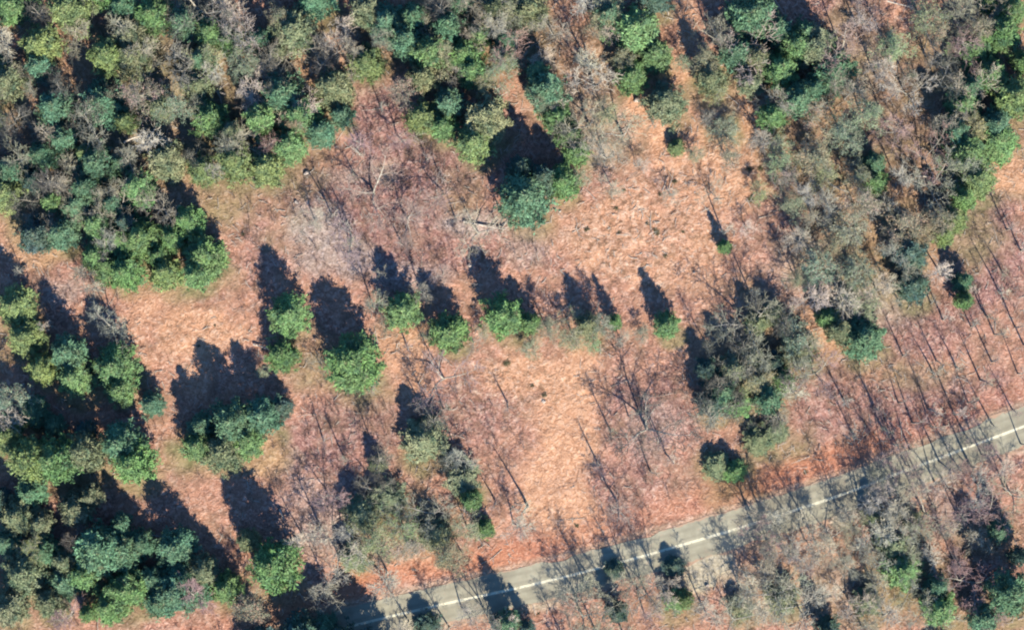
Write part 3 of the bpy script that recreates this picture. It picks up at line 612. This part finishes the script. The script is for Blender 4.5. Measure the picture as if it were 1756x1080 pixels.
# ------------------------------------------------------------------ low dark shrubs, fallen timber, stones
def shrub_mesh(seed):
    rng = np.random.default_rng(seed)
    n = 26; c = rng.normal(size=(n, 3)) * np.array([0.36, 0.26, 0.14]); c[:, 2] = np.abs(c[:, 2]) + 0.15
    V, F, Tn = leaf_quads(c, np.full(n, 0.26), 0.09, rng, per=26, tone=rng.random(n))
    stems = [(np.array([0, 0, -.1]), np.array(p), 0.03, 0.012) for p in c]
    SV, SF = tubes(stems, 3)
    return mesh_from('shrub_stems', SV, SF, M_BARK), mesh_from('shrub_leaves', V, F, M_NEEDLE, attr={'leaf_tone': Tn}), 1.0, 1.0
SHR = [shrub_mesh(60 + k) for k in range(3)]
SH = [(1008,392,8),(1075,352,9),(1110,385,7),(1100,408,8),(1128,400,9),(1145,350,8),(1160,312,10),(1180,305,8),(1282,290,9),(1245,288,8),(1305,285,9),(1235,285,7),(1140,440,7),(1165,445,7),(1290,342,10),(1092,430,6),
      (1060,395,7),(1085,372,8),(935,680,8),(900,640,8),(870,620,8),(885,655,6),(915,660,7),(930,672,6),(1170,400,6),(1195,345,7),(1070,330,7),(1685,909,13),(1663,945,12),(955,740,5),(985,900,6),(1588,985,13),(1160,262,9),
      (1245,405,11),(770,700,6),(820,690,6),(365,560,6),(300,560,6),(340,590,6),(640,690,6),(420,400,8),(398,385,8),(395,435,5),(1120,425,6),(1060,360,6),(1150,372,6),(1130,330,6),(1265,330,7),(925,1048,6),(1030,1052,7),(1385,812,6)]
hr = random.Random(4)
for (px, py, r) in SH[::2]:
    place('shrub', 'low_shrub', 'shrub', 'small dark shrubs dotted over the leaf litter', SHR[hr.randrange(3)], px + hr.uniform(-4, 4), py + hr.uniform(-4, 4), r * 0.1 * hr.uniform(.6, 1.15), r * 0.1 * 0.6, jit((0.09, 0.075, 0.04), hr), 'small dark low', None,
          parts=('stem', 'foliage'), rng=hr)

def log(px, py, px2, py2, r, label, name='fallen_log', branches=4, mat=None, curve=0.0, seed=1, z=0.3):
    rng = np.random.default_rng(seed)
    a = np.array([wx(px), wy(py), z]); b_ = np.array([wx(px2), wy(py2), z + 0.2]); segs = []; n = 7
    side = np.array([-(b_ - a)[1], (b_ - a)[0], 0]) * curve
    pts = [a + (b_ - a) * k / n + side * math.sin(math.pi * k / n) + np.array([0, 0, 0.15 * rng.random()]) for k in range(n + 1)]
    for k in range(n): segs.append((pts[k], pts[k + 1], r * (1 - 0.6 * k / n), r * (1 - 0.6 * (k + 1) / n)))
    V, F = tubes(segs, 8)
    e = bpy.data.objects.new(name, None); C.objects.link(e); c0 = (a + b_) / 2; c0[2] = 0; e.location = c0
    link('log_trunk', mesh_from('log_trunk', V - c0, F, mat or M_DEAD, True), e)
    if branches:
        br = []
        for k in range(branches):
            s = 0.45 + 0.5 * rng.random(); p = a + (b_ - a) * s + side * math.sin(math.pi * s); d = (b_ - a) / np.linalg.norm(b_ - a); ang = rng.choice((-1, 1)) * (0.5 + 0.5 * rng.random())
            dd = np.array([d[0] * math.cos(ang) - d[1] * math.sin(ang), d[0] * math.sin(ang) + d[1] * math.cos(ang), 0.25])
            L = np.linalg.norm(b_ - a) * (0.22 + 0.25 * rng.random()); q = p + dd * L * 0.5; q2 = q + (dd + rng.normal(size=3) * 0.2) * L * 0.5
            br += [(p, q, r * 0.45, r * 0.3), (q, q2, r * 0.3, r * 0.12)]
        V, F = tubes(br, 5)
        link('limb', mesh_from('limb', V - c0, F, mat or M_DEAD, True), e)
    tag(e, label, 'log', 'fallen bleached timber')
log(325,143,388,163,.30,'bleached fallen log with side limbs lying in black shadow north-west','fallen_log',5,seed=2,z=1.0)
log(215,246,262,236,.22,'pale streaked fallen log under grey bare trees west of centre wood','fallen_log',5,curve=.1,seed=3,z=2.0)
log(1403,293,1455,330,.24,'curved white log lying between olive trees','fallen_log',2,curve=-.12,seed=4,z=1.2)
log(1572,303,1610,312,.17,'short pale log east of the curved white log','fallen_log',2,curve=.08,seed=5,z=1.2)
log(1520,4,1566,16,.15,'thin pale log at the north edge of the wood','fallen_log',2,seed=6,z=1.2)
log(1583,50,1596,78,.14,'thin pale log between olive bare trees near the north edge','fallen_log',1,seed=7,z=1.2)
log(908,118,930,130,.22,'short white log beside the tall pine shadow','fallen_log',1,seed=8,z=.6)
log(832,150,858,172,.22,'pale log looped in shadow under the bare tree','fallen_log',3,curve=.3,seed=9,z=.6)
log(795,380,868,394,.20,'long pale log on mauve brush west of the round lone pine','fallen_log',4,seed=10)
log(1345,195,1300,190,.0001 + .12,'thin grey log on the open leaves of the east wood','fallen_log',2,seed=11)
log(435,590,462,598,.17,'pale broken log beside the narrow pine shadow','fallen_log',3,seed=12)
log(1530,890,1566,918,.20,'pale leaning log in the thicket south of the road','fallen_log',3,seed=13,z=1.0)
log(1275,985,1320,998,.18,'pale log under bare trees south of the road','fallen_log',3,seed=14,z=.25)
log(1420,300,1380,285,.12,'thin forked pale log touching the curved white log','fallen_log',2,seed=15,z=1.2)
log(480,872,487,890,.22,'short white log in the long pine shadow southwest','fallen_log',0,seed=16)
log(255,917,276,919,.22,'short tan log at the foot of the black shadow','fallen_log',0,seed=17)
log(1245,416,1262,422,.13,'thin white log beside the tiny green pine','fallen_log',1,seed=18)
log(1290,540,1320,560,.12,'thin pale log in olive trees east of the midline row','fallen_log',3,seed=19,z=1)

def stone(px, py, r, label, h=0.8, col=M_DEAD):
    rng = np.random.default_rng(int(px))
    import bmesh
    bm = bmesh.new(); bmesh.ops.create_icosphere(bm, subdivisions=3, radius=1)
    for v in bm.verts:
        n_ = 1 + 0.25 * math.sin(v.co.x * 3 + px) * math.cos(v.co.y * 2.3 + py) + 0.12 * math.sin(v.co.z * 5 + v.co.x * 4)
        v.co = Vector((v.co.x * r * n_, v.co.y * r * n_ * 0.8, v.co.z * r * h * n_))
    me = bpy.data.meshes.new('boulder'); bm.to_mesh(me); bm.free(); me.materials.append(col)
    o = link('boulder', me); o.location = (wx(px), wy(py), r * h * 0.5)
    tag(o, label, 'boulder', 'pale stones on the forest floor')
m, t, b = new_mat('pale_stone', 0.8, 0.2)
t.links.new(ramp(t, noise(t, 3.0, 4, N(t, 'ShaderNodeTexCoord').outputs['Object']), [(0.3, (0.38, 0.31, 0.25)), (0.7, (0.68, 0.58, 0.48))]), b.inputs['Base Color'])
M_STONE = m
for px, py, r, l in [(525,297,.45,'white stump-like stone north of the mauve brush'),(508,347,.38,'round pale stone southwest of the white stump'),(805,455,.35,'pale stone beside the broad ragged pine shadow'),
                     (932,688,.35,'pale stone at the north end of the clearing'),(1213,1003,.35,'white stone south of the gravel apron'),(1440,875,.5,'white stone at the road edge under bare trees'),
                     (1092,172,.55,'rounded tan stone at the top of the winding path'),(491,930,.6,'grey-white boulder in the pine shadow southwest'),(510,925,.7,'rounded grey boulder beside the white boulder'),
                     (522,118,.22,'tiny white stone on bare red leaves'),(1191,330,.2,'tiny white stone on open leaves east of the path'),(1190,467,.2,'tiny white stone north of the small lone pine'),
                     (960,362,.3,'pale stone by the round lone pine'),(40,660,.4,'white stone in the western black shadow')]:
    stone(px, py, r, l, col=M_STONE)

# ------------------------------------------------------------------ brush: thin leafless undergrowth nobody could count
def brush():
    rng = np.random.default_rng(17); segs = []
    n = 10500; x = rng.uniform(-92, 92, n); y = rng.uniform(-58, 58, n)
    ix = np.clip(np.searchsorted(gx, x), 0, nx - 1); iy = np.clip(np.searchsorted(gy, y), 0, ny - 1)
    den = 0.12 + 0.88 * mauve[ix, iy] - 0.8 * pale[ix, iy]; den[np.abs(road_dist(x, y)) < 5.5] = 0
    keep = rng.random(n) < den; x = x[keep]; y = y[keep]; z = ground_h(x, y)
    for a, b_, c_ in zip(x, y, z):
        h = rng.uniform(0.8, 2.6); k = rng.integers(4, 9); p = np.array([a, b_, c_ - .05])
        for q in range(k):
            d = np.array([rng.normal() * 0.35, rng.normal() * 0.35, 1.0]); m_ = p + d * h * 0.5; e = m_ + (d + rng.normal(size=3) * 0.35) * h * 0.5
            segs.append((p, m_, 0.022, 0.016)); segs.append((m_, e, 0.016, 0.008))
            e2 = m_ + (d + rng.normal(size=3) * 0.6) * h * 0.4; segs.append((m_, e2, 0.014, 0.008))
    V, F = tubes(segs, 3)
    o = link('undergrowth', mesh_from('undergrowth', V, F, M_LIT))
    tag(o, 'thin pinkish brown leafless brush over the leaf litter', kind='stuff')
brush()
def sticks():
    rng = np.random.default_rng(23); segs = []
    n = 5200; x = rng.uniform(-90, 90, n); y = rng.uniform(-56, 56, n); ok = np.abs(road_dist(x, y)) > 5; x = x[ok]; y = y[ok]
    ok = fbm(x, y, 9, 91) > 0.5 - 0.18 * (y > 15) - 0.12 * (x > 45); x = x[ok]; y = y[ok]; z = ground_h(x, y)
    for a, b_, c_ in zip(x, y, z):
        L = rng.uniform(0.5, 1.8) * (2.0 if rng.random() < .12 else 1); an = rng.uniform(0, 6.28); r_ = rng.uniform(.03, .075)
        p = np.array([a, b_, c_ + .12]); q = p + np.array([math.cos(an), math.sin(an), rng.uniform(0, .15)]) * L
        m_ = (p + q) / 2 + rng.normal(size=3) * 0.1; segs += [(p, m_, r_, r_ * .8), (m_, q, r_ * .8, r_ * .4)]
        if rng.random() < .5: segs.append((m_, m_ + np.array([math.cos(an + .8), math.sin(an + .8), .15]) * L * .4, r_ * .6, r_ * .3))
    V, F = tubes(segs, 4)
    tag(link('stick_litter', mesh_from('stick_litter', V, F, M_DEAD)), 'pale fallen twigs and sticks strewn over the leaf litter', kind='stuff')
sticks()

# the wood that goes on all round, read as one mass
def beyond():
    rng = np.random.default_rng(8)
    for nm, protos, n, mat, tint in (('surrounding_pine_woods', [conifer(13, 4.2, 71, per=6, dens=.8, size=.36)[1], conifer(13, 4.2, 72, per=6, dens=.8, size=.36)[1]], 170, M_NEEDLE, (0.10, 0.2, 0.08)),
                           ('surrounding_bare_woods', [bare_tree(14, 3.8, 73, 9, 5, 4, tw=.06)[1]], 190, M_TWIG, (0.2, 0.17, 0.13))):
        VV = []; FF = []; off = 0; cnt = 0
        data = []
        for me in protos:
            v = np.zeros(len(me.vertices) * 3, dtype=np.float32); me.vertices.foreach_get('co', v)
            f = np.zeros(len(me.loops), dtype=np.int32); me.loops.foreach_get('vertex_index', f)
            data.append((v.reshape(-1, 3), f.reshape(-1, 4)))
        while cnt < n:
            x = rng.uniform(-135, 135); y = rng.uniform(-100, 100)
            if abs(x) < 97 and abs(y) < 63: continue
            if abs(float(road_dist(np.array([x]), np.array([y]))[0])) < 7: continue
            v, f = data[rng.integers(len(data))]; a = rng.random() * 6.28; s = rng.uniform(.75, 1.2)
            R_ = np.array([[math.cos(a), -math.sin(a), 0], [math.sin(a), math.cos(a), 0], [0, 0, 1]])
            VV.append(v @ R_.T * s + np.array([x, y, 0])); FF.append(f + off); off += len(v); cnt += 1
        V = np.vstack(VV)
        o = link(nm, mesh_from(nm, V, np.vstack(FF), mat, attr={'leaf_tone': rng.random(len(V) // 4).repeat(4)[:len(V)] if mat is M_NEEDLE else np.zeros(len(V))}))
        o.color = (*tint, 1); tag(o, 'green pine wood going on beyond the lot' if 'pine' in nm else 'leafless grey wood going on beyond the lot', kind='stuff')
beyond()

# ------------------------------------------------------------------ labels: look + which one, counted outward from a feature one can find
for e, px, py, kind, look, own in PLACED:
    if own: e['label'] = own; continue
    best = sorted(LAND, key=lambda l: math.hypot(l[0][0] - px, l[0][1] - py))
    q, nm = best[0]
    if math.hypot(q[0] - px, q[1] - py) < 14: q, nm = best[1]
    s = sector(px, py, q); d = math.hypot(px - q[0], py - q[1])
    rank = sum(1 for f in PLACED if f[0] is not e and f[3] == kind and f[4] == look and not f[5] and sector(f[1], f[2], q) == s and math.hypot(f[1] - q[0], f[2] - q[1]) < d)
    kw = {'evergreen': 'pine', 'bare': 'tree', 'budding': 'tree', 'slim': 'tree', 'shrub': 'shrub'}[kind]
    e['label'] = '%s %s, %s one out %s from %s' % (look, kw, ORD[rank], DIRS[s], nm)
